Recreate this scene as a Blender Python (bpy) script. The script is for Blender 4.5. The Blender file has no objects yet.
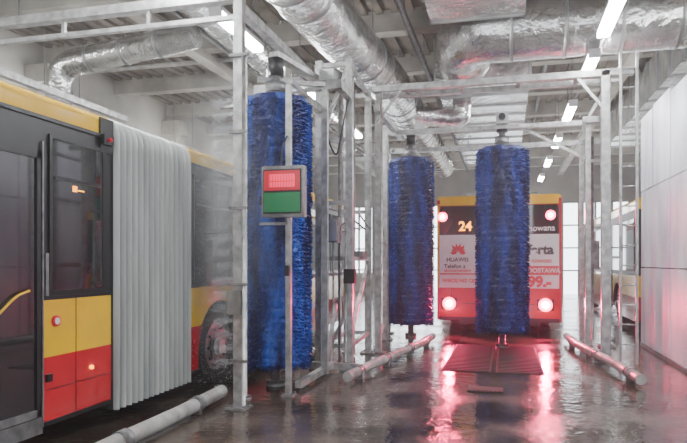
import bpy, math, random
import numpy as np
from mathutils import Vector, Matrix
random.seed(4); rng=np.random.default_rng(7)
S=bpy.context.scene
COL=S.collection

# ------------------------------------------------------------------ materials
def mat(name,c1,rough=.5,metal=0,c2=None,scale=4,bump=0,bscale=None,stretch=(1,1,1),emit=None,estr=0,spec=.5,r2=None,lo=.35,hi=.65,coat=0,alpha=1):
    m=bpy.data.materials.new(name); m.use_nodes=True
    nt=m.node_tree; N=nt.nodes; L=nt.links; p=N['Principled BSDF']
    p.inputs['Base Color'].default_value=(*c1,1); p.inputs['Roughness'].default_value=rough
    p.inputs['Metallic'].default_value=metal; p.inputs['Specular IOR Level'].default_value=spec
    p.inputs['Coat Weight'].default_value=coat; p.inputs['Alpha'].default_value=alpha
    tc=N.new('ShaderNodeTexCoord'); mp=N.new('ShaderNodeMapping'); L.new(tc.outputs['Object'],mp.inputs[0])
    mp.inputs['Scale'].default_value=stretch
    nz=N.new('ShaderNodeTexNoise'); nz.inputs['Scale'].default_value=scale; nz.inputs['Detail'].default_value=5
    L.new(mp.outputs[0],nz.inputs['Vector'])
    rp=N.new('ShaderNodeMapRange'); rp.inputs[1].default_value=lo; rp.inputs[2].default_value=hi; L.new(nz.outputs['Fac'],rp.inputs[0])
    if c2 is None: c2=tuple(x*.85 for x in c1)
    mx=N.new('ShaderNodeMix'); mx.data_type='RGBA'
    L.new(rp.outputs[0],mx.inputs[0]); mx.inputs[6].default_value=(*c1,1); mx.inputs[7].default_value=(*c2,1)
    L.new(mx.outputs[2],p.inputs['Base Color'])
    if r2 is not None:
        rr=N.new('ShaderNodeMapRange'); L.new(rp.outputs[0],rr.inputs[0]); rr.inputs[3].default_value=rough; rr.inputs[4].default_value=r2
        L.new(rr.outputs[0],p.inputs['Roughness'])
    if bump:
        nb=N.new('ShaderNodeTexNoise'); nb.inputs['Scale'].default_value=bscale or scale*3; nb.inputs['Detail'].default_value=3
        L.new(mp.outputs[0],nb.inputs['Vector'])
        b=N.new('ShaderNodeBump'); b.inputs['Strength'].default_value=bump; b.inputs['Distance'].default_value=.05
        L.new(nb.outputs['Fac'],b.inputs['Height']); L.new(b.outputs[0],p.inputs['Normal'])
    if emit: 
        p.inputs['Emission Color'].default_value=(*emit,1); p.inputs['Emission Strength'].default_value=estr
    return m
GALV=mat('galvanised_steel',(.56,.56,.55),.38,.6,(.31,.31,.30),9,.05)
GALVD=mat('dull_steel',(.30,.30,.30),.45,.6,(.17,.17,.17),9,.05)
FOIL=mat('duct_foil',(.86,.86,.85),.25,.93,(.55,.55,.54),3,.65,7)
FOILD=mat('duct_seam',(.45,.45,.44),.35,.8)
CONC=mat('ceiling_concrete',(.25,.21,.17),.85,0,(.12,.10,.085),1.2,.15)
BEAM=mat('beam_concrete',(.52,.49,.43),.8,0,(.33,.31,.27),1.5,.1)
WALL=mat('wall_plaster',(.42,.40,.36),.8,0,(.30,.29,.26),.8,.1)
PIPEW=mat('plastic_pipe_grey',(.45,.44,.42),.35,0,(.25,.24,.22),6)
BLACK=mat('black_plastic',(.012,.012,.014),.35)
RUB=mat('rubber',(.02,.02,.02),.7,0,(.04,.04,.04),10)
GLASS=mat('dark_window_glass',(.008,.010,.012),.04,0,(.022,.024,.026),1.5,spec=.6,coat=.3)
YEL=mat('bus_yellow_paint',(1,.60,.005),.12,0,(.9,.52,.005),2,coat=.8)
RED=mat('bus_red_paint',(.66,.008,.018),.12,0,(.54,.007,.015),2,coat=.8)
WHITE=mat('white_film',(.90,.88,.89),.35,0,(.80,.78,.80),3)
INK=mat('black_print',(.02,.02,.02),.4)
REDP=mat('red_print',(.8,.01,.04),.4)
BELL=mat('bellows_fabric',(.50,.52,.50),.22,0,(.30,.32,.31),3,.06,stretch=(1.5,1.5,.2),lo=.4,hi=.7)
BELLD=mat('bellows_groove',(.025,.027,.027),.5)
TUBE=mat('lamp_tube',(1,1,1),.4,emit=(.96,.98,1),estr=125)
TAIL=mat('tail_lamp_glow',(1,.02,.08),.3,emit=(1,.04,.16),estr=220)
TAILR=mat('tail_lamp_halo_lens',(1,.02,.06),.3,emit=(1,.01,.10),estr=22)  # enlarged glowing disc stands in for the halo around each tail lamp
ORG=mat('amber_display',(1,.4,.02),.4,emit=(1,.36,.02),estr=5)
SIGR=mat('red_sign_light',(.9,.02,.08),.3,emit=(1,.04,.12),estr=1.6)
SIGG=mat('green_sign',(.015,.20,.07),.3,emit=(.02,.5,.2),estr=.03)
IRON=mat('cast_iron',(.015,.014,.013),.65,.1)
ALU=mat('aluminium',(.7,.7,.7),.3,.9)
PANEL=mat('white_wash_panel',(.90,.92,.97),.4,0,(.46,.42,.58),1.9,.12,stretch=(1,1,.35),lo=.42,hi=.78)
BRUSH=mat('blue_bristles',(.002,.010,.11),.5,0,(.02,.12,.58),2.6,stretch=(1.8,1.8,.3),lo=.42,hi=.66)
BRUSHN=mat('navy_bristles',(.002,.005,.045),.5,0,(.012,.045,.30),2.8,stretch=(1.8,1.8,.3),lo=.42,hi=.70)
SKY=mat('frosted_daylight_glass',(.8,.85,.9),.4,emit=(.88,.94,1),estr=7)
WATER=mat('water_jet',(.9,.95,1),.3,alpha=.16)
DROP=mat('water_droplet',(.9,.93,.97),.2,alpha=.6)

def floor_mat():
    m=bpy.data.materials.new('wet_concrete'); m.use_nodes=True
    nt=m.node_tree; N=nt.nodes; L=nt.links; p=N['Principled BSDF']
    tc=N.new('ShaderNodeTexCoord')
    def noise(s,d):
        n=N.new('ShaderNodeTexNoise'); n.inputs['Scale'].default_value=s; n.inputs['Detail'].default_value=d; L.new(tc.outputs['Object'],n.inputs['Vector']); return n
    n1=noise(1.3,9); n2=noise(28,6); n3=noise(9,3)
    def ramp(src,a,b,c,d):
        r=N.new('ShaderNodeMapRange'); r.inputs[1].default_value=a; r.inputs[2].default_value=b; r.inputs[3].default_value=c; r.inputs[4].default_value=d; L.new(src,r.inputs[0]); return r.outputs[0]
    ad=N.new('ShaderNodeMath'); ad.operation='MULTIPLY_ADD'; ad.inputs[1].default_value=.3
    L.new(n2.outputs['Fac'],ad.inputs[0]); L.new(ramp(n1.outputs['Fac'],0,1,0,.7),ad.inputs[2])
    cr=N.new('ShaderNodeValToRGB'); e=cr.color_ramp.elements
    e[0].position=.40; e[0].color=(.030,.022,.017,1); e[1].position=.64; e[1].color=(.13,.10,.08,1)
    L.new(ad.outputs[0],cr.inputs[0]); L.new(cr.outputs[0],p.inputs['Base Color'])
    L.new(ramp(n1.outputs['Fac'],.42,.62,.06,.24),p.inputs['Roughness'])
    b=N.new('ShaderNodeBump'); b.inputs['Strength'].default_value=.22; b.inputs['Distance'].default_value=.03
    L.new(n3.outputs['Fac'],b.inputs['Height'])
    b2=N.new('ShaderNodeBump'); b2.inputs['Distance'].default_value=.006; L.new(ramp(n1.outputs['Fac'],.44,.64,0,.35),b2.inputs['Strength'])
    L.new(n2.outputs['Fac'],b2.inputs['Height']); L.new(b.outputs[0],b2.inputs['Normal']); L.new(b2.outputs[0],p.inputs['Normal'])
    p.inputs['Specular IOR Level'].default_value=.8
    return m
FLOOR=floor_mat()

# ------------------------------------------------------------------ mesh builder
class M:
    def __init__(s): s.v=[]; s.f=[]; s.mi=[]; s.sm=[]; s.mats=[]
    def m(s,mt):
        if mt not in s.mats: s.mats.append(mt)
        return s.mats.index(mt)
    def face(s,pts,mt,smooth=False):
        n=len(s.v); s.v+= [tuple(p) for p in pts]; s.f.append(tuple(range(n,n+len(pts)))); s.mi.append(s.m(mt)); s.sm.append(smooth)
    def box(s,c,d,mt,R=None,bev=0):
        x,y,z=[k/2 for k in d]; n=len(s.v)
        P=[(-x,-y,-z),(x,-y,-z),(x,y,-z),(-x,y,-z),(-x,-y,z),(x,-y,z),(x,y,z),(-x,y,z)]
        for p in P:
            q=Vector(p)
            if R is not None: q=R@q
            s.v.append(tuple(q+Vector(c)))
        for f in ((0,3,2,1),(4,5,6,7),(0,1,5,4),(1,2,6,5),(2,3,7,6),(3,0,4,7)):
            s.f.append(tuple(n+i for i in f)); s.mi.append(s.m(mt)); s.sm.append(False)
    def b2(s,a,b,mt):
        s.box([(a[i]+b[i])/2 for i in range(3)],[abs(b[i]-a[i]) for i in range(3)],mt)
    def beam(s,p1,p2,w,h,mt):
        p1=Vector(p1);p2=Vector(p2);d=p2-p1;L=d.length;d.normalize()
        up=Vector((0,0,1)) if abs(d.z)<.95 else Vector((0,1,0))
        x=d.cross(up).normalized(); z=x.cross(d)
        R=Matrix((x,d,z)).transposed()
        s.box((p1+p2)/2,(w,L,h),mt,R)
    def tube(s,pts,r,mt,seg=12,cap=True,smooth=True):
        pts=[Vector(p) for p in pts]; rs=r if isinstance(r,(list,tuple)) else [r]*len(pts)
        n0=len(s.v); k=len(pts); up=None
        for i,p in enumerate(pts):
            if i==0: d=pts[1]-p
            elif i==k-1: d=p-pts[i-1]
            else:
                d=(pts[i+1]-p).normalized()+(p-pts[i-1]).normalized()
                if d.length<1e-6: d=pts[i+1]-p
            d.normalize()
            if up is None: up=Vector((0,0,1)) if abs(d.z)<.9 else Vector((0,1,0))
            x=d.cross(up)
            if x.length<1e-4: x=d.cross(Vector((1,0,.1)))
            x.normalize(); y=x.cross(d).normalized(); up=y
            for j in range(seg):
                a=2*math.pi*j/seg; s.v.append(tuple(p+(x*math.cos(a)+y*math.sin(a))*rs[i]))
        mi=s.m(mt)
        for i in range(k-1):
            for j in range(seg):
                a=n0+i*seg+j;b=n0+i*seg+(j+1)%seg
                s.f.append((a,b,b+seg,a+seg)); s.mi.append(mi); s.sm.append(smooth)
        if cap:
            s.f.append(tuple(n0+j for j in range(seg))); s.mi.append(mi); s.sm.append(False)
            s.f.append(tuple(n0+(k-1)*seg+j for j in reversed(range(seg)))); s.mi.append(mi); s.sm.append(False)
    def obj(s,name,parent=None,loc=(0,0,0)):
        me=bpy.data.meshes.new(name); me.from_pydata(s.v,[],s.f)
        for mt in s.mats: me.materials.append(mt)
        me.polygons.foreach_set('material_index',s.mi); me.polygons.foreach_set('use_smooth',s.sm); me.update()
        o=bpy.data.objects.new(name,me); COL.objects.link(o); o.location=loc
        if parent: o.parent=parent
        return o
def bend(pts,r=.25,n=6):
    pts=[Vector(p) for p in pts]; out=[pts[0]]
    for i in range(1,len(pts)-1):
        a,b,c=pts[i-1],pts[i],pts[i+1]; rr=min(r,(a-b).length*.45,(c-b).length*.45)
        p=b+(a-b).normalized()*rr; q=b+(c-b).normalized()*rr
        for k in range(n+1):
            t=k/n; out.append(p*(1-t)**2+b*2*t*(1-t)+q*t*t)
    out.append(pts[-1]); return out
def text(s,body,size,loc,rot,mt,parent,bold=0):
    c=bpy.data.curves.new('lettering','FONT'); c.body=body; c.size=size; c.extrude=.002; c.offset=bold
    c.materials.append(mt); o=bpy.data.objects.new(s,c); COL.objects.link(o); o.location=loc; o.rotation_euler=rot; o.parent=parent
    return o

# ------------------------------------------------------------------ room shell
CZ=6.4; CH=CZ-.075
m=M(); m.b2((-10,-6,-.15),(8,32,0),FLOOR); m.obj('floor')
m=M(); m.b2((-10,-6,CZ),(8,32,CZ+.15),CONC); m.obj('ceiling')
m=M(); m.b2((-10.2,-6,-.15),(-10,32,CZ+.15),WALL); m.obj('wall_left')
m=M(); m.b2((8,-6,-.15),(8.2,32,CZ+.15),WALL); m.obj('wall_right')
m=M(); m.b2((-10.2,32,-.15),(8.2,32.2,CZ+.15),WALL); m.obj('wall_far')
for i,x in enumerate((-8.2,-4.6,-.2,4.2)):
    m=M(); m.b2((x-1.5,31.9,1.0 if i in(0,2) else 0.0),(x+1.5,31.995,4.4),SKY)
    for k in range(5): m.b2((x-1.55+k*.75,31.84,0 if i not in(0,2) else .95),(x-1.45+k*.75,31.99,4.45),GALVD)
    for k in range(4): m.b2((x-1.5,31.85,1.1+k*1.1),(x+1.5,31.99,1.17+k*1.1),GALVD)
    m.obj('fill_window_%d'%(i+1))
for i,y in enumerate(np.arange(1.5,32,2.6)):
    m=M(); m.b2((-10,y-.15,CZ-.42),(8,y+.15,CZ),BEAM); m.obj('trim_%d'%(i+1))
m=M()
for i,x in enumerate((-6.2,2.6)):
    m.b2((x-.12,-6,CZ-.6),(x+.12,32,CZ-.42),BEAM)
m.obj('roof_girder')
m=M()
for x in np.arange(-9.9,7.8,.3): m.b2((x,-6,CZ-.07),(x+.13,32,CZ-.001),CONC)
m.obj('corrugated_roof_deck')
for y in (6,11.5,17,22.5,28):
    m=M(); m.b2((-9.995,y-.25,0),(-9.55,y+.25,CZ-.61),BEAM); m.b2((-9.995,y-.35,CZ-1.0),(-9.4,y+.35,CZ-.62),BEAM); m.obj('concrete_column')

# ------------------------------------------------------------------ lamps
def lamp(x,y,z,top,L=1.5):
    m=M()
    m.b2((x-.09,y-L/2,z+.06),(x+.09,y+L/2,z+.12),WHITE)
    for o in (-.045,.045): m.tube([(x+o,y-L/2+.03,z+.015),(x+o,y+L/2-.03,z+.015)],.042,TUBE,8)
    for e in (-1,1):
        m.b2((x-.09,y+e*L/2-.02,z-.02),(x+.09,y+e*L/2+.02,z+.12),WHITE)
        m.tube([(x,y+e*L*.35,z+.1),(x,y+e*L*.35,top)],.008,GALVD,6)
    m.obj('fluorescent_lamp')
for y in (3.0,6.0,8.9,11.1,14.5,17.9,21.5,25.5): lamp(1.38,y,4.82,4.99 if 10.5<y<12 else CH,1.5 if y!=11.1 else 1.1)  # nearest lamps are out of view, added to light the camera end
for y in (-1,2.2,5.3,8.45,11.8,15.5,19.7,24): lamp(-3.8,y,4.9,CH)  # first lamps in this row also unseen, added for light near the camera
for y in (1,6.2,11,16,21): lamp(-8.9,y,4.75,CH)
for y in (8,14,18,23): lamp(5.5,y,4.9,CH)

# ------------------------------------------------------------------ ducts
def round_duct(name,pts,r,step=.55,hang=True):
    m=M(); P=bend(pts,r*1.6,6); m.tube(P,r,FOIL,28)
    for i in range(len(pts)-1):
        a=Vector(pts[i]);b=Vector(pts[i+1]);d=(b-a);n=int(d.length/step)
        for k in range(1,n):
            q=a+d*(k/n); u=d.normalized()*.03
            if min((q-a).length,(q-b).length)<r*1.6 and (i>0 or k>n/2) : continue
            m.tube([q-u,q,q+u],[r+.004,r+.018,r+.004],FOILD,28)
            if hang and k%2==0 and abs(d.normalized().z)<.3: m.tube([q+Vector((0,0,r)),(q.x,q.y,CH)],.008,GALVD,6)
    return m.obj(name)
round_duct('round_ventilation_duct',[(-2.75,4.5,5.25),(-2.6,9.2,5.2),(-2.3,12.5,5.2),(-2.3,24,5.2)],.42)
round_duct('round_ventilation_duct',[(-4.95,9.3,5.3),(-7.6,9.3,5.0),(-7.6,9.3,2.0)],.22)
round_duct('round_ventilation_duct',[(-4.5,5.5,5.5),(-4.5,16,5.5)],.28)
round_duct('round_ventilation_duct',[(-1.87,13.5,4.75),(-.9,13.5,4.62),(-.9,13.5,4.94)],.2,hang=False)
round_duct('round_ventilation_duct',[(7.8,11.0,5.5),(-.75,11.0,5.5),(-.75,12.0,5.4)],.5,step=.8)
def rect_duct(name,a,b,axis,step=.9):
    m=M(); m.b2(a,b,FOIL)
    lo,hi=a[axis],b[axis]; n=int((hi-lo)/step)
    for k in range(n+1):
        t=lo+(hi-lo)*k/n; A=[a[i]-.03 for i in range(3)];B=[b[i]+.03 for i in range(3)]
        A[axis]=t-.025;B[axis]=t+.025
        o=[i for i in range(3) if i!=axis]
        for i in o:
            A1=list(A);B1=list(B);B1[i]=a[i]+.002; m.b2(A1,B1,FOILD)
            A1=list(A);B1=list(B);A1[i]=b[i]-.002; m.b2(A1,B1,FOILD)
        if k<n:
            q=[(a[i]+b[i])/2 for i in range(3)]; q[axis]=t+.4
            for e in (0,1):
                h=list(q); oo=0 if axis==1 else 1; h[oo]=(a[oo]+.03) if e else (b[oo]-.03)
                m.tube([(h[0],h[1],b[2]-.02),(h[0],h[1],CH)],.01,GALVD,6)
    return m
m=rect_duct('x',(-1.3,12.0,4.95),(.45,22,5.85),1); m.obj('rectangular_ventilation_duct')
m=rect_duct('x',(2.95,11.7,5.0),(4.2,20,5.8),1); m.obj('rectangular_ventilation_duct')
m=rect_duct('x',(-1.2,7.6,5.55),(0.3,10.4,5.9),1); m.obj('rectangular_ventilation_duct')
m=M()
for (x,z,r) in ((-5.3,5.85,.05),(-5.5,5.85,.035),(.9,6.12,.04),(1.9,6.15,.04),(-1.7,5.85,.06)):
    m.tube([(x,-4,z),(x,30,z)],r,GALVD,8)
    for y in np.arange(2.9,30,2.6): m.tube([(x,y,z),(x,y,CH)],.012,GALVD,6)
m.obj('overhead_pipework')
m=M()
for (y,z,r) in ((7.1,5.93,.05),(7.6,5.1,.035),(12.4,5.95,.05)):
    x1=-5.7
    m.tube([(-9.99,y,z),(x1,y,z)],r,PIPEW,8)
    for x in np.arange(-9.5,-5.6,1.3): m.tube([(x,y,z),(x,y,CH)],.012,GALVD,6)
m.obj('cross_pipework')

# ------------------------------------------------------------------ brushes
def brush(name,x,y,z0,z1,r,mt,mt2,top=None,n=11000):
    m=M()
    seg=72; rows=int((z1-z0)/.04); n0=len(m.v)
    for i in range(rows+1):
        z=z0+(z1-z0)*i/rows
        for j in range(seg):
            a=2*math.pi*j/seg
            rr=r*(.9+.02*((i%3)/2-.5)+rng.uniform(-.014,.014)+.02*math.sin(a*9+i*.35))
            if i in(0,rows): rr*=.93
            m.v.append((rr*math.cos(a),rr*math.sin(a),z+rng.uniform(-.008,.008)))
    mi=m.m(mt)
    for i in range(rows):
        for j in range(seg):
            a=n0+i*seg+j;b=n0+i*seg+(j+1)%seg
            m.f.append((a,b,b+seg,a+seg)); m.mi.append(mi); m.sm.append(False)
    m.f.append(tuple(n0+j for j in reversed(range(seg)))); m.mi.append(mi); m.sm.append(False)
    m.f.append(tuple(n0+rows*seg+j for j in range(seg))); m.mi.append(mi); m.sm.append(False)
    mi2=m.m(mt2)
    A=rng.uniform(0,2*math.pi,n); Z=z0+.02+(z1-z0-.02)*rng.integers(0,int((z1-z0)/.05),n)*.05/(z1-z0)+rng.uniform(-.01,.01,n)
    R=r*rng.uniform(.93,1.02,n); W=rng.uniform(.004,.009,n); D=rng.uniform(-.05,-.01,n)
    for a,z,R1,w,d in zip(A,Z,R,W,D):
        k=len(m.v); c,s_=math.cos(a),math.sin(a); c2,s2=math.cos(a+.12),math.sin(a+.12)
        m.v+= [(r*.7*c-w*s_,r*.7*s_+w*c,z),(r*.7*c+w*s_,r*.7*s_-w*c,z),(R1*c2+w*.5*s2,R1*s2-w*.5*c2,z+d),(R1*c2-w*.5*s2,R1*s2+w*.5*c2,z+d-.012)]
        m.f.append((k,k+1,k+2,k+3)); m.mi.append(mi2 if (k//4)%4==0 else mi); m.sm.append(False)
    m.tube([(0,0,.06),(0,0,z1+.35)],.06,GALVD,16)
    m.tube([(0,0,z1),(0,0,z1+.03)],r*.55,GALVD,24); m.tube([(0,0,z0-.03),(0,0,z0)],r*.5,GALVD,24)
    m.tube([(0,0,0),(0,0,.07)],.12,GALVD,16)
    m.tube([(0,0,z1+.1),(0,0,z1+.22)],.13,GALVD,16)
    m.tube([(0,0,z1+.3),(0,0,z1+.52)],.1,BLACK,16)
    return m.obj(name,loc=(x,y,0))
brush('rotating_wash_brush',-2.79,7.33,.27,3.58,.46,BRUSH,BRUSHN,n=16000)
brush('rotating_wash_brush',-.05,11.6,.3,3.6,.48,BRUSHN,BRUSH)
brush('rotating_wash_brush',-1.9,12.85,.28,3.68,.49,BRUSHN,BRUSH)

# ------------------------------------------------------------------ gantries
def post(m,x,y,z1,w=.12,mt=GALV,foot=True):
    m.b2((x-w/2,y-w/2,0),(x+w/2,y+w/2,z1),mt)
    if foot:
        m.b2((x-w*1.2,y-w*1.2,0),(x+w*1.2,y+w*1.2,.02),GALVD)
        for a in (-1,1):
            for b in (-1,1): m.tube([(x+a*w*.9,y+b*w*.9,.02),(x+a*w*.9,y+b*w*.9,.045)],.014,GALVD,6)
m=M()
post(m,-2.73,6.09,4.45,.095); post(m,-6.95,6.09,4.45,.11)
m.b2((-7.0,6.03,4.32),(-2.68,6.15,4.42),GALV)
m.b2((-7.0,6.05,4.12),(-2.68,6.11,4.17),GALV)
for x in (-6,-4.9,-3.8): m.b2((x-.02,6.06,4.17),(x+.02,6.1,4.32),GALV)
m.tube([(-2.64,6.0,.05),(-2.64,6.0,4.3)],.02,GALV,8)
for z in (.5,1.3,2.1,2.9,3.7):
    m.b2((-2.8,5.98,z),(-2.6,6.02,z+.03),GALVD)
m.b2((-2.82,5.97,1.0),(-2.66,6.04,1.25),GALVD)
m.b2((-2.78,6.1,4.2),(-2.68,8.5,4.3),GALV)
m.b2((-7.0,6.1,4.2),(-6.9,10.3,4.3),GALV)
m.tube([(-2.95,6.1,3.2),(-2.73,6.1,3.2)],.02,GALV,8)
m.obj('wash_arch_frame')
m=M()
X,Y=-2.86,6.55
m.tube(bend([(X,Y,0.02),(X,Y,3.9),(X,6.15,4.0)],.1),.022,GALV,10)
m.tube([(X,Y,0),(X,Y,.03)],.07,GALVD,12)
for z in np.arange(.4,3.6,.16):
    m.tube([(X,Y,z),(X-.09,Y+.03,z)],[.012,.02],BLACK,8)
    m.tube([(X-.09,Y+.03,z),(X-.26,Y+.08,z-.015),(X-.42,Y+.13,z-.05)],[.006,.03,.07],WATER,10,cap=False)
def drops(n,fx):
    for k in range(n):
        px,py,pz=fx(); s_=rng.uniform(.0015,.0045)
        if px<-3.5 or pz<.02: continue
        if (px+2.79)**2+(py-7.33)**2<.24: continue
        m.face([(px-s_,py,pz),(px+s_,py,pz-s_),(px,py+s_,pz+s_*1.8)],DROP)
drops(6500,lambda:(rng.normal(X-.3,.2),rng.normal(Y+.2,.3),rng.uniform(.15,3.8)))
SP=m.obj('spray_pipe')
m=M()
sx,sy=-2.42,6.78
post(m,sx,sy,3.6,.06)
m.b2((sx-.27,sy-.16,2.06),(sx+.23,sy-.04,2.64),GALVD)
m.b2((sx-.245,sy-.175,2.10),(sx+.205,sy-.16,2.60),BLACK)
m.b2((sx-.235,sy-.182,2.36),(sx+.195,sy-.175,2.585),mat('red_sign_frame',(.5,.02,.04),.3,emit=(1,.03,.06),estr=.2))
m.b2((sx-.17,sy-.186,2.40),(sx+.13,sy-.182,2.54),SIGR)
for k in range(9): m.b2((sx-.165+k*.033,sy-.188,2.405),(sx-.155+k*.033,sy-.185,2.535),REDP)
m.b2((sx-.165,sy-.189,2.455),(sx+.125,sy-.185,2.468),REDP)
m.b2((sx-.235,sy-.182,2.115),(sx+.195,sy-.175,2.335),SIGG)
for z in (2.15,2.55): m.b2((sx-.06,sy-.05,z),(sx+.06,sy+.05,z+.04),GALVD)
m.box((sx-.29,sy-.1,2.25),(.03,.08,.1),BLACK)
m.tube(bend([(sx-.05,sy-.1,2.64),(sx-.05,sy-.1,2.85),(sx-.0,sy-.05,3.0)],.06),.01,BLACK,6)
m.box((sx,sy-.06,1.45),(.05,.04,.12),BLACK)
m.b2((sx-.35,sy-.03,1.98),(sx,sy+.01,2.01),GALV)
m.obj('wash_status_sign')
m=M()
F=[(-2.6,8.6),(-2.15,8.6),(-2.25,10.3),(-2.62,10.3)]
for x,y in F: post(m,x,y,4.45,.1)
for z in (.35,1.6,2.4,3.3,4.38):
    for i in range(4):
        if z in(2.4,3.3) and i==1: continue
        a=F[i];b=F[(i+1)%4]; m.beam((a[0],a[1],z),(b[0],b[1],z),.06,.06,GALV)
m.beam((-2.15,8.6,.4),(-2.25,10.3,1.6),.05,.05,GALV)
m.beam((-2.6,8.6,.05),(-2.15,8.6,.9),.05,.05,GALV)
m.beam((-2.6,8.6,3.3),(-2.15,8.6,4.4),.05,.05,GALV)
m.beam((-2.62,10.3,.1),(-2.25,10.3,1.5),.05,.05,GALV)
m.b2((-3.35,7.95,3.86),(-2.1,8.07,3.98),GALV)
m.b2((-2.2,7.95,3.86),(-2.1,8.6,3.98),GALV)
m.b2((-2.65,7.95,3.7),(-2.55,8.6,3.8),GALV)
m.beam((-2.79,7.25,4.14),(-2.5,8.05,4.04),.14,.06,GALV)
m.beam((-3.1,7.5,3.92),(-2.3,8.0,3.92),.06,.06,GALV)
m.beam((-2.6,8.0,3.8),(-2.42,6.85,3.66),.05,.05,GALV)
m.box((-2.95,7.85,4.1),(.26,.2,.16),ALU); m.tube([(-2.95,7.7,4.1),(-2.95,7.58,4.1)],.07,BLACK,12)
m.box((-2.3,8.0,4.05),(.2,.16,.14),ALU)
m.b2((-2.38,7.96,.05),(-2.3,8.04,3.9),GALV)
m.b2((-2.42,7.0,.05),(-2.34,8.6,.13),GALV); m.b2((-2.85,8.45,.03),(-2.0,8.53,.12),GALV)
m.beam((-2.34,8.0,.1),(-2.34,8.55,.95),.05,.05,GALV)
m.box((-2.4,8.5,2.0),(.26,.14,.36),GALVD); m.box((-2.4,8.42,2.0),(.22,.02,.3),ALU)
m.box((-2.12,8.5,1.35),(.16,.12,.2),BLACK); m.box((-2.2,9.4,1.66),(.2,.3,.12),GALVD)
for k in range(5):
    x=-2.55+k*.09; m.tube(bend([(x,8.52,.1),(x,8.52,1.75+.1*k),(x+.06,9.0,1.9+.1*k),(x,10.2,2.1)],.1),.014,BLACK if k%2 else GALVD,6)
m.tube(bend([(-2.55,8.55,3.9),(-2.45,8.5,3.3),(-2.3,8.45,3.0),(-2.2,8.5,3.6),(-2.1,8.6,4.2)],.2),.015,BLACK,6)
for (x,y) in ((-2.4,9.0),(-2.4,9.5),(-2.42,9.95)): m.tube([(x,y,.02),(x,y,4.4)],.03,GALVD,8)
m.obj('brush_support_frame')

m=M()
RX=1.5
post(m,-2.1,10.45,4.5,.1); post(m,RX,10.3,4.5,.12)
m.b2((-2.17,10.24,4.42),(1.9,10.36,4.52),GALV); m.b2((-2.17,10.62,4.40),(1.6,10.7,4.48),GALV)
for x in (-1.6,-.7,.2,1.1): m.b2((x-.03,10.3,4.42),(x+.03,10.66,4.46),GALV)
m.b2((-2.15,10.25,4.1),(-2.05,12.9,4.2),GALV); m.b2((RX-.05,10.25,4.1),(RX+.05,12.9,4.2),GALV)
m.beam((-2.1,10.3,3.9),(-1.7,10.3,4.42),.04,.04,GALV); m.beam((RX,10.3,3.9),(RX-.4,10.3,4.42),.04,.04,GALV)
for x in (-2.3,1.78): post(m,x,12.1,4.25,.12)
for y,z in ((12.1,4.05),(13.25,3.9)):
    m.b2((-2.36,y-.05,z),(1.84,y+.05,z+.09),GALV)
post(m,1.98,13.25,4.0,.1); post(m,-2.45,13.25,4.0,.1); m.b2((1.8,13.2,3.9),(2.0,13.3,4.0),GALV); m.b2((-2.45,13.2,3.9),(-2.3,13.3,4.0),GALV)
m.b2((-.35,11.5,3.95),(.25,11.7,4.02),GALV); m.b2((-.1,11.6,4.0),(0,12.1,4.08),GALV)
m.beam((-.3,11.6,4.0),(-.3,12.1,4.1),.06,.06,GALV); m.beam((.2,11.6,4.0),(.6,12.1,4.1),.06,.06,GALV)
m.box((-.05,11.45,4.12),(.22,.18,.2),ALU); m.tube([(-.05,11.36,4.12),(-.05,11.27,4.12)],.06,BLACK,12)
m.b2((-2.1,12.75,4.2),(-1.6,12.95,4.25),GALV); m.b2((-1.95,12.85,4.0),(-1.85,13.2,4.25),GALV)
m.box((-1.7,12.8,4.33),(.2,.2,.16),ALU)
m.b2((1.3,11.0,.02),(1.38,11.1,3.9),GALV)
m.b2((1.25,10.9,3.85),(1.6,11.05,3.95),GALV)
m.b2((1.42,12.95,.02),(1.5,13.03,3.9),GALV); m.b2((1.38,12.9,3.85),(1.95,13.2,3.92),GALV)
m.tube([(1.62,12.7,.05),(1.62,12.7,3.95)],.03,GALVD,8); m.box((1.6,12.5,1.7),(.22,.18,.5),GALVD)
for z in (.6,1.4,2.2,3.0): m.b2((1.42,12.97,z),(1.98,13.03,z+.05),GALV)
for i in range(7):
    z=.3+i*.55; a,b=((1.78,12.1),(1.98,13.25)) if i%2 else ((1.98,13.25),(1.78,12.1))
    m.beam((a[0],a[1],z),(b[0],b[1],z+.5),.045,.045,GALV)
for z in (.3,1.5,2.8,3.7):
    m.beam((RX,10.3,z),(1.78,12.1,z),.06,.06,GALV); m.beam((1.78,12.1,z),(1.98,13.25,z),.06,.06,GALV)
m.beam((RX,10.4,.3),(1.78,12.0,1.5),.05,.05,GALV); m.beam((.3,12.1,4.08),(1.5,12.1,3.4),.05,.05,GALV); m.beam((1.5,12.1,3.4),(1.78,12.1,3.4),.05,.05,GALV)
m.beam((-2.1,10.5,.3),(-2.3,12.1,.3),.06,.06,GALV); m.beam((-2.1,10.5,1.9),(-2.3,12.1,1.9),.05,.05,GALV)
m.tube([(-2.0,10.2,.5),(-2.0,10.2,4.42)],.02,GALV,8)
WP=m.obj('wash_portal_frame')
m=M()
for x in (1.7,1.93): m.b2((x-.018,10.16,0),(x+.018,10.21,4.75),GALV)
for z in np.arange(.3,4.7,.3): m.tube([(1.7,10.185,z),(1.93,10.185,z)],.011,GALV,8)
m.b2((1.57,10.17,4.3),(1.7,10.2,4.34),GALV); m.b2((1.57,10.17,1.6),(1.7,10.2,1.64),GALV)
m.obj('fixed_ladder')

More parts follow.
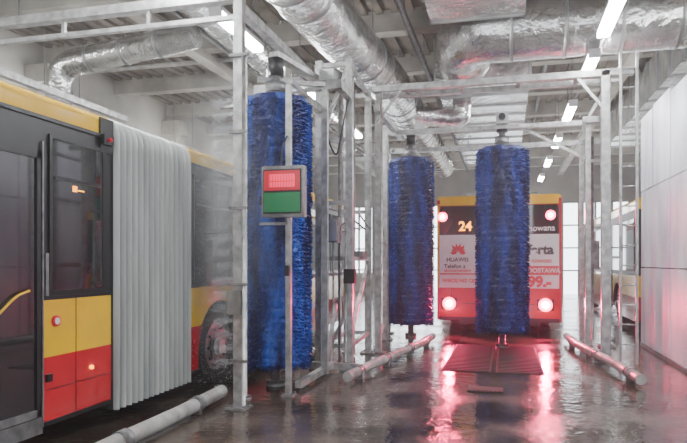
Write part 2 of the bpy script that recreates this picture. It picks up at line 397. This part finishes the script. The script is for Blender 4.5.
# ------------------------------------------------------------------ guide rails & drains
def rail(pts,r=.075):
    m=M(); m.tube(bend(pts,.3,6),r,PIPEW,14)
    P=[Vector(p) for p in pts]
    for i in range(len(P)-1):
        d=P[i+1]-P[i]; n=max(1,int(d.length/1.1))
        for k in range(n):
            q=P[i]+d*((k+.4)/n)
            if q.z>.08:
                m.b2((q.x-.05,q.y-.03,0),(q.x+.05,q.y+.03,q.z-r*.8),GALVD)
                u=d.normalized()*.06; m.tube([q-u,q+u],r+.012,GALVD,14)
    m.obj('wheel_guide_rail')
rail([(-3.02,1.0,.1),(-3.02,5.3,.1),(-3.08,6.4,.1)],.07)
rail([(-3.0,7.95,.1),(-3.0,10.2,.1)],.06)
rail([(-1.93,7.6,.1),(-1.78,8.6,.12),(-1.42,10.9,.12),(-1.35,12.0,.12)],.065)
rail([(1.62,8.3,.1),(1.5,9.4,.12),(1.2,11.5,.12),(1.15,12.7,.12)],.065)
m=M(); m.b2((-.44,7.55,0),(-.02,7.85,.012),IRON)
for k in range(8): m.b2((-.42+k*.05,7.57,.012),(-.40+k*.05,7.83,.02),IRON)
m.obj('drain_grate')
m=M()
for a,b in ((-.85,-.22),(-.1,.5)):
    m.b2((a-.03,8.92,0),(b+.03,11.8,.006),IRON)
    for k in range(22):
        y=8.95+k*.13; m.b2((a,y,.006),(b,y+.05,.014),IRON)
m.obj('floor_grating')

# ------------------------------------------------------------------ wash bay partition (right)
m=M()
ys=[3.0,4.25,5.5,6.75,8.0,9.25,10.5,11.65,12.6]
for i in range(len(ys)-1):
    h=4.2+random.uniform(-.06,.06)
    for (a,b) in ((0.05,1.44),(1.46,2.84),(2.86,h)):
        m.b2((2.45+random.uniform(0,.02),ys[i]+.012,a),(2.52,ys[i+1]-.012,b),PANEL)
    m.b2((2.53,ys[i]-.03,0),(2.6,ys[i]+.03,4.1),GALVD)
m.b2((2.53,12.54,0),(2.6,12.6,4.1),GALVD); m.b2((2.44,3,0),(2.53,12.6,.06),GALVD)
for z in (.7,2.1,3.5): m.b2((2.53,3,z),(2.58,12.6,z+.06),GALVD)
m.obj('partition_screen')

# ------------------------------------------------------------------ buses
def side(m,X,y0,y1,bands,arches=(),inner=None):
    cuts=[y0,y1]
    for c,r in arches: cuts+=list(np.linspace(c-r,c+r,25))
    cuts=sorted(set(round(float(c),4) for c in cuts if y0<=c<=y1))
    def az(y):
        for c,r in arches:
            if abs(y-c)<=r+1e-4: return .48+math.sqrt(max(0,r*r-(y-c)**2)) 
        return 0
    def inside(a,b): return any(c-r-1e-3<=a and b<=c+r+1e-3 for c,r in arches)
    for a,b in zip(cuts,cuts[1:]):
        ia=inside(a,b); A=az(a) if ia else 0; B=az(b) if ia else 0
        for zb,zt,mt in bands:
            if A>=zt and B>=zt: continue
            m.face([(X,a,min(zt,max(zb,A))),(X,b,min(zt,max(zb,B))),(X,b,zt),(X,a,zt)],mt)
        if ia:
            s_=inner
            m.face([(X,a,A),(X,b,B),(X+s_,b,B),(X+s_,a,A)],BLACK)
def wheel(m,X,y,sgn,r=.47):
    o=X-sgn*.06
    prof=[(-.26,r*.9),(-.22,r*.98),(-.12,r),(-.03,r*.985),(0,r*.93),(.0,r*.66)]
    m.tube([(o+sgn*p,y,.0+r) for p,_ in prof],[q for _,q in prof],RUB,32)
    m.tube([(o+sgn*.005,y,r),(o+sgn*.012,y,r)],r*.64,GALVD,28)
    m.tube([(o+sgn*.012,y,r),(o+sgn*.03,y,r)],r*.40,BLACK,24)
    m.tube([(o+sgn*.02,y,r),(o+sgn*.09,y,r)],[r*.24,r*.2],GALV,20)
    for k in range(10):
        a=k*math.pi/5; m.tube([(o+sgn*.01,y+math.cos(a)*r*.5,r+math.sin(a)*r*.5),(o+sgn*.045,y+math.cos(a)*r*.5,r+math.sin(a)*r*.5)],.022,BLACK,6)
def bus_body(m,X0,X1,y0,y1,arL,arR,H=2.95,bands=None,ends=(1,1)):
    bands=bands or [(.25,.785,RED),(.785,1.25,YEL),(1.25,2.7,BLACK),(2.7,H-.08,YEL)]
    zt=H-.08
    side(m,X1,y0,y1,bands,arR,-.45); side(m,X0,y0,y1,bands,arL,.45)
    pr=[(X0,zt)]+[(X0+.08-.08*math.cos(t),zt+.08*math.sin(t)) for t in np.linspace(.3,1.57,5)]
    pr+= [(X1-(x-X0),z) for x,z in reversed(pr)]
    for i,(a,b) in enumerate(zip(pr,pr[1:])):
        mt=YEL if i<4 or i>len(pr)-6 else WHITE
        m.face([(a[0],y0,a[1]),(a[0],y1,a[1]),(b[0],y1,b[1]),(b[0],y0,b[1])],mt)
    m.b2((X0+.46,y0+.02,.22),(X1-.46,y1-.02,.3),BLACK)
    m.b2((X0+.47,y0+.02,.3),(X0+.49,y1-.02,1.2),BLACK); m.b2((X1-.49,y0+.02,.3),(X1-.47,y1-.02,1.2),BLACK)
    for y,on in ((y0,ends[0]),(y1,ends[1])):
        for zb,zt2,mt in bands: m.face([(X0,y,zb),(X1,y,zb),(X1,y,zt2),(X0,y,zt2)],mt if on else BLACK)
        m.face([(p[0],y,p[1]) for p in pr],YEL if on else BLACK)

# --- articulated bus
XL,XR=-6.1,-3.55
m=M()
g=.012
ar1=[(1.7,.58),(-2.6,.58)]; ar2=[(7.32,.58)]
bus_body(m,XL,XR,-5.2,5.04,ar1,ar1,2.9)
bus_body(m,XL,XR,6.5,13.8,ar2,ar2,2.9)
for y in (1.7,-2.6,7.32): wheel(m,XR,y,1); wheel(m,XL,y,-1)
def win(y0,y1,z0=1.32,z1=2.55):
    m.b2((XR,y0,z0),(XR+g,y1,z1),GLASS)
    for (p,q,r_,s_) in ((y0-.03,z0-.03,y1+.03,z0),(y0-.03,z1,y1+.03,z1+.03),(y0-.03,z0,y0,z1),(y1,z0,y1+.03,z1)):
        m.b2((XR,p,q),(XR+.018,r_,s_),BLACK)
    m.b2((XR+g,y0+.03,z1-.33),(XR+g+.008,y1-.03,z1-.30),BLACK)
for a,b in ((4.25,4.9),(.3,1.35),(1.4,2.75),(-1.6,-.2),(-3.0,-1.65),(6.62,8.1),(8.16,9.6),(11.1,12.5),(12.55,13.7)): win(a,b)
def door(y0,y1):
    m.b2((XR,y0,.28),(XR+.01,y1,2.5),BLACK)
    mid=(y0+y1)/2
    for a,b in ((y0+.03,mid-.015),(mid+.015,y1-.03)):
        m.b2((XR+.01,a,.34),(XR+.02,b,2.42),GLASS)
        for (p,q,r_,s_) in ((a,.34,b,.4),(a,2.36,b,2.42),(a,.34,a+.04,2.42),(b-.04,.34,b,2.42)):
            m.b2((XR+.02,p,q),(XR+.035,r_,s_),GALVD if s_==.4 else BLACK)
    m.tube(bend([(XR+.04,y1-.45,1.18),(XR+.05,y1-.3,1.30),(XR+.04,y1-.16,1.33)],.1),.011,YEL,8)
    m.b2((XR,y0,.2),(XR+.025,y1,.33),GALVD)
    m.b2((XR+.01,y1-.008,.25),(XR+.03,y1+.008,2.5),GALVD)
door(2.9,4.13); door(-.12,.22); door(-4.9,-3.3); door(9.7,11.0)
for a,b in ((4.17,5.04),(6.5,6.74),(7.95,9.65)):
    m.b2((XR,a,1.245),(XR+.008,b,1.275),BLACK); m.b2((XR,a,.24),(XR+.015,b,.275),BLACK)
m.b2((XR,4.55,.27),(XR+.003,4.556,1.25),BLACK); m.b2((XR,4.2,.52),(XR+.003,5.0,.526),BLACK)
m.b2((XR,-5.1,2.68),(XR+.02,5.04,2.71),BLACK); m.b2((XR,6.5,2.68),(XR+.02,13.7,2.71),BLACK)
m.box((XR+.03,4.93,2.66),(.06,.14,.09),BLACK); m.tube([(XR+.05,4.93,2.66),(XR+.085,4.93,2.66)],.02,REDP,12)
m.b2((XR,4.86,2.55),(XR+.02,5.05,2.86),BLACK)
m.tube([(XR,4.3,1.07),(XR+.02,4.3,1.07)],.045,REDP,16); m.tube([(XR+.02,4.3,1.07),(XR+.026,4.3,1.07)],.028,WHITE,16)
m.box((XR+.01,4.19,1.45),(.02,.035,.34),GALVD)
m.box((XR+.01,4.22,.62),(.02,.06,.06),BLACK)
for k in range(4): m.box((XR+.013,4.5+k*.015,2.17),(.006,.004,.05),ORG)
m.box((XR+.014,4.60,2.16),(.006,.08,.007),ORG)
m.tube([(XR,6.6,.62),(XR+.02,6.6,.62)],.025,REDP,10); m.tube([(XR,4.75,.62),(XR+.02,4.75,.62)],.018,ORG,10)
m.b2((-5.5,0,2.9),(-4.2,2.4,3.08),GALVD); m.b2((-5.5,8.5,2.9),(-4.2,11,3.08),GALVD)
npl=15; y0,y1=5.04,6.5
def sect(y,off):
    P=[]; xl,xr,zb,zt=XL+.04-off,XR-.04+off,.17,2.84+off*.8
    for z in (zb,.6,1.2,2.0,2.55): P.append((xr,y,z))
    for t in np.linspace(0,math.pi/2,6): P.append((xr-.2+.2*math.cos(t),y,zt-.2+.2*math.sin(t)))
    for t in np.linspace(math.pi/2,0,6): P.append((xl+.2-.2*math.cos(t),y,zt-.2+.2*math.sin(t)))
    for z in (2.55,2.0,1.2,.6,zb): P.append((xl,y,z))
    return P
sm=8; rows=[]
for i in range(npl*sm+1):
    ph=i/sm*math.pi; off=.1*abs(math.sin(ph))**.6
    rows.append(sect(y0+(y1-y0)*i/(npl*sm),off))
base=len(m.v); K=len(rows[0])
for P in rows: m.v+=P
for i in range(len(rows)-1):
    gro=(i%sm in (0,sm-1))
    for k in range(K-1):
        a=base+i*K+k; m.f.append((a,a+1,a+1+K,a+K)); m.mi.append(m.m(BELLD if gro else BELL)); m.sm.append(True)
m.obj('articulated_bus')

# --- centre bus (seen from the rear)
X0,X1,Yb=-1.42,1.13,13.5
m=M()
bands=[(.3,1.0,RED),(1.0,1.3,RED),(1.3,2.7,BLACK),(2.7,2.88,RED)]
bus_body(m,X0,X1,Yb,25.0,[(16.2,.55),(21.8,.55)],[(16.2,.55),(21.8,.55)],2.96,bands)
for y in (16.2,21.8): wheel(m,X0,y,-1); wheel(m,X1,y,1)
e=Yb
m.b2((X0+.06,e-.03,2.76),(X1-.06,e,2.93),YEL)
m.b2((X0+.08,e-.03,2.14),(X1-.08,e,2.74),GLASS)
m.b2((X0+.05,e-.025,1.0),(X1-.05,e,2.13),WHITE)
m.b2((X0+.0,e-.02,.98),(X0+.05,e,2.8),YEL); m.b2((X1-.05,e-.02,.98),(X1,e,2.8),RED)
m.b2((X0+.02,e-.05,.36),(X1-.02,e,.62),RED); m.b2((X0+.05,e-.055,.3),(X1-.05,e,.38),BLACK)
m.b2((X0+.55,e-.035,.68),(X1-.55,e,.95),RED)
m.b2((X0+.55,e-.04,.66),(X1-.55,e-.03,.675),BLACK)
m.b2((X0+.3,e-.04,.42),(X0+.32,e-.03,1.0),BLACK)
m.b2((X0+.06,e-.032,1.28),(X0+.9,e-.025,1.31),REDP)
m.b2((X1-1.3,e-.032,1.28),(X1-.06,e-.025,1.47),REDP)
for x in (X0+.26,X1-.32):
    m.box((x,e-.03,.66),(.34,.04,.24),BLACK); m.tube([(x,e-.05,.66),(x,e-.06,.66)],.135,TAILR,20); m.tube([(x,e-.06,.66),(x,e-.085,.66)],.07,TAIL,20)
for x in (X0+.12,X1-.22):
    m.tube([(x,e-.03,2.52),(x,e-.045,2.52)],.10,TAILR,20); m.tube([(x,e-.045,2.52),(x,e-.06,2.52)],.045,TAIL,20)
m.b2((-.9,e+1,2.95),(.7,e+4,3.12),GALVD)
for k in range(8):
    a=math.radians(-80+160*k/7) ; c=Vector((X0+.45,e-.034,1.72)); d=Vector((math.sin(a),0,math.cos(a))); n=Vector((d.z,0,-d.x))
    L=.24 if 1<k<6 else .18
    m.face([c+d*.03,c+d*L*.6+n*.035,c+d*L,c+d*L*.6-n*.035],REDP)
cb=m.obj('city_bus')
R90=(math.pi/2,0,0)
tx=[("HUAWEI",.12,X0+.2,1.56,INK,.003),("24",.28,X0+.46,2.22,ORG,.006),("nowana",.17,X1-.66,2.2,WHITE,.003),("Rewelacyjna",.17,X0+1.0,1.9,INK,.003),
    ("oferta",.27,X1-.82,1.72,INK,.012),("nowosc",.13,X1-.60,1.54,REDP,.003),("4999,-",.30,X1-.97,1.04,REDP,.016),("DOSTAWA",.13,X1-.68,1.33,WHITE,.004),
    ("Telefon z",.12,X0+.15,1.42,INK,.003),("abonamentem",.1,X0+.15,1.34,REDP,.002),("WIECEJ NIZ CENA",.1,X0+.12,1.12,REDP,.003)]
for b,s_,x,z,mt,bo in tx: text('lettering',b,s_,(x,e-.036,z),R90,mt,cb,bo)

m=M(); X0,X1=2.75,5.3
bus_body(m,X0,X1,14.6,25.5,[(17,.55),(22.5,.55)],[(17,.55),(22.5,.55)],2.95)
for y in (17,22.5): wheel(m,X0,y,-1); wheel(m,X1,y,1)
for a,b in ((14.8,16.1),(16.2,17.6),(19.1,20.6),(20.7,22.2),(22.3,23.8)): m.b2((X0-.012,a,1.35),(X0,b,2.5),GLASS)
m.b2((X0-.012,17.7,.35),(X0,19.0,2.45),GLASS)
m.b2((X0+.15,14.57,1.35),(X1-.15,14.6,2.55),GLASS); m.b2((X0+.1,14.56,.4),(X1-.1,14.6,.6),BLACK)
m.obj('city_bus')

for x,z,p in ((-1.16,.66,420),(.81,.66,420),(-1.30,2.52,80),(.91,2.52,80)):
    l=bpy.data.lights.new('tail_light','SPOT'); l.energy=p; l.color=(1,.02,.14); l.spot_size=math.radians(125); l.spot_blend=1; l.shadow_soft_size=.05
    o=bpy.data.objects.new('tail_lamp_beam',l); COL.objects.link(o); o.location=(x,13.38,z); o.rotation_euler=(math.radians(-72),0,0); o.parent=cb

# ------------------------------------------------------------------ local clouds of wash spray (soft falloff volume)
def cloud(c,rad,dens,sc,par):
    me=bpy.data.materials.new('spray_cloud'); me.use_nodes=True; nt=me.node_tree; N=nt.nodes; L=nt.links
    N.remove(N['Principled BSDF'])
    tc=N.new('ShaderNodeTexCoord'); ln=N.new('ShaderNodeVectorMath'); ln.operation='LENGTH'; L.new(tc.outputs['Object'],ln.inputs[0])
    r=N.new('ShaderNodeMapRange'); r.interpolation_type='SMOOTHSTEP'; r.inputs[1].default_value=0; r.inputs[2].default_value=1; r.inputs[3].default_value=1; r.inputs[4].default_value=0
    L.new(ln.outputs['Value'],r.inputs[0])
    nz=N.new('ShaderNodeTexNoise'); nz.inputs['Scale'].default_value=sc; L.new(tc.outputs['Object'],nz.inputs['Vector'])
    n2=N.new('ShaderNodeMapRange'); n2.inputs[1].default_value=.35; n2.inputs[2].default_value=.7; n2.inputs[3].default_value=.3; n2.inputs[4].default_value=1.4; L.new(nz.outputs['Fac'],n2.inputs[0])
    mu=N.new('ShaderNodeMath'); mu.operation='MULTIPLY'; L.new(r.outputs[0],mu.inputs[0]); L.new(n2.outputs[0],mu.inputs[1])
    m2=N.new('ShaderNodeMath'); m2.operation='MULTIPLY'; m2.inputs[1].default_value=dens; L.new(mu.outputs[0],m2.inputs[0])
    vs=N.new('ShaderNodeVolumeScatter'); vs.inputs['Color'].default_value=(1,1,1,1); L.new(m2.outputs[0],vs.inputs['Density'])
    L.new(vs.outputs[0],N['Material Output'].inputs['Volume'])
    m=M(); R,C=12,24
    for i in range(R+1):
        t=math.pi*i/R
        for j in range(C):
            a=2*math.pi*j/C; m.v.append((math.sin(t)*math.cos(a),math.sin(t)*math.sin(a),math.cos(t)))
    for i in range(R):
        for j in range(C):
            a=i*C+j;b=i*C+(j+1)%C; m.f.append((a,a+C,b+C,b)); m.mi.append(m.m(me)); m.sm.append(True)
    o=m.obj('water_spray',par); o.location=c; o.scale=rad
cloud((-3.15,6.75,2.0),(.8,1.2,1.96),.85,2.4,SP)
cloud((-.3,12.7,1.4),(2.2,1.2,1.38),.28,2.5,WP)

# ------------------------------------------------------------------ near end of the hall, behind the viewpoint
m=M(); m.b2((-10.2,-6.2,-.15),(8.2,-6,CZ+.15),WALL); m.obj('wall_near')
for i,x in enumerate((-8,-4.8,0,5)):
    m=M(); m.b2((x-1.4,-5.99,.9),(x+1.4,-5.9,4.6),SKY)  # unseen glowing panes, added to make up for missing entry light
    for k in range(5): m.b2((x-1.45+k*.7,-5.99,.85),(x-1.37+k*.7,-5.84,4.65),GALVD)
    m.obj('fill_window_%d'%(i+5))

# ------------------------------------------------------------------ world (misty air) & camera
w=bpy.data.worlds.new('world'); S.world=w; w.use_nodes=True
nt=w.node_tree; bg=nt.nodes['Background']; bg.inputs[0].default_value=(.9,.94,1,1); bg.inputs[1].default_value=.5
vs=nt.nodes.new('ShaderNodeVolumeScatter'); vs.inputs['Density'].default_value=.0065; vs.inputs['Anisotropy'].default_value=.3
nt.links.new(vs.outputs[0],nt.nodes['World Output'].inputs['Volume'])
cd=bpy.data.cameras.new('camera'); cam=bpy.data.objects.new('camera',cd); COL.objects.link(cam)
cd.sensor_width=36; cd.lens=620/687*36; cd.shift_y=40.5/687; cd.clip_end=200
cam.location=(0,0,1.55); cam.rotation_euler=(math.radians(90),0,math.radians(14.6))
S.camera=cam
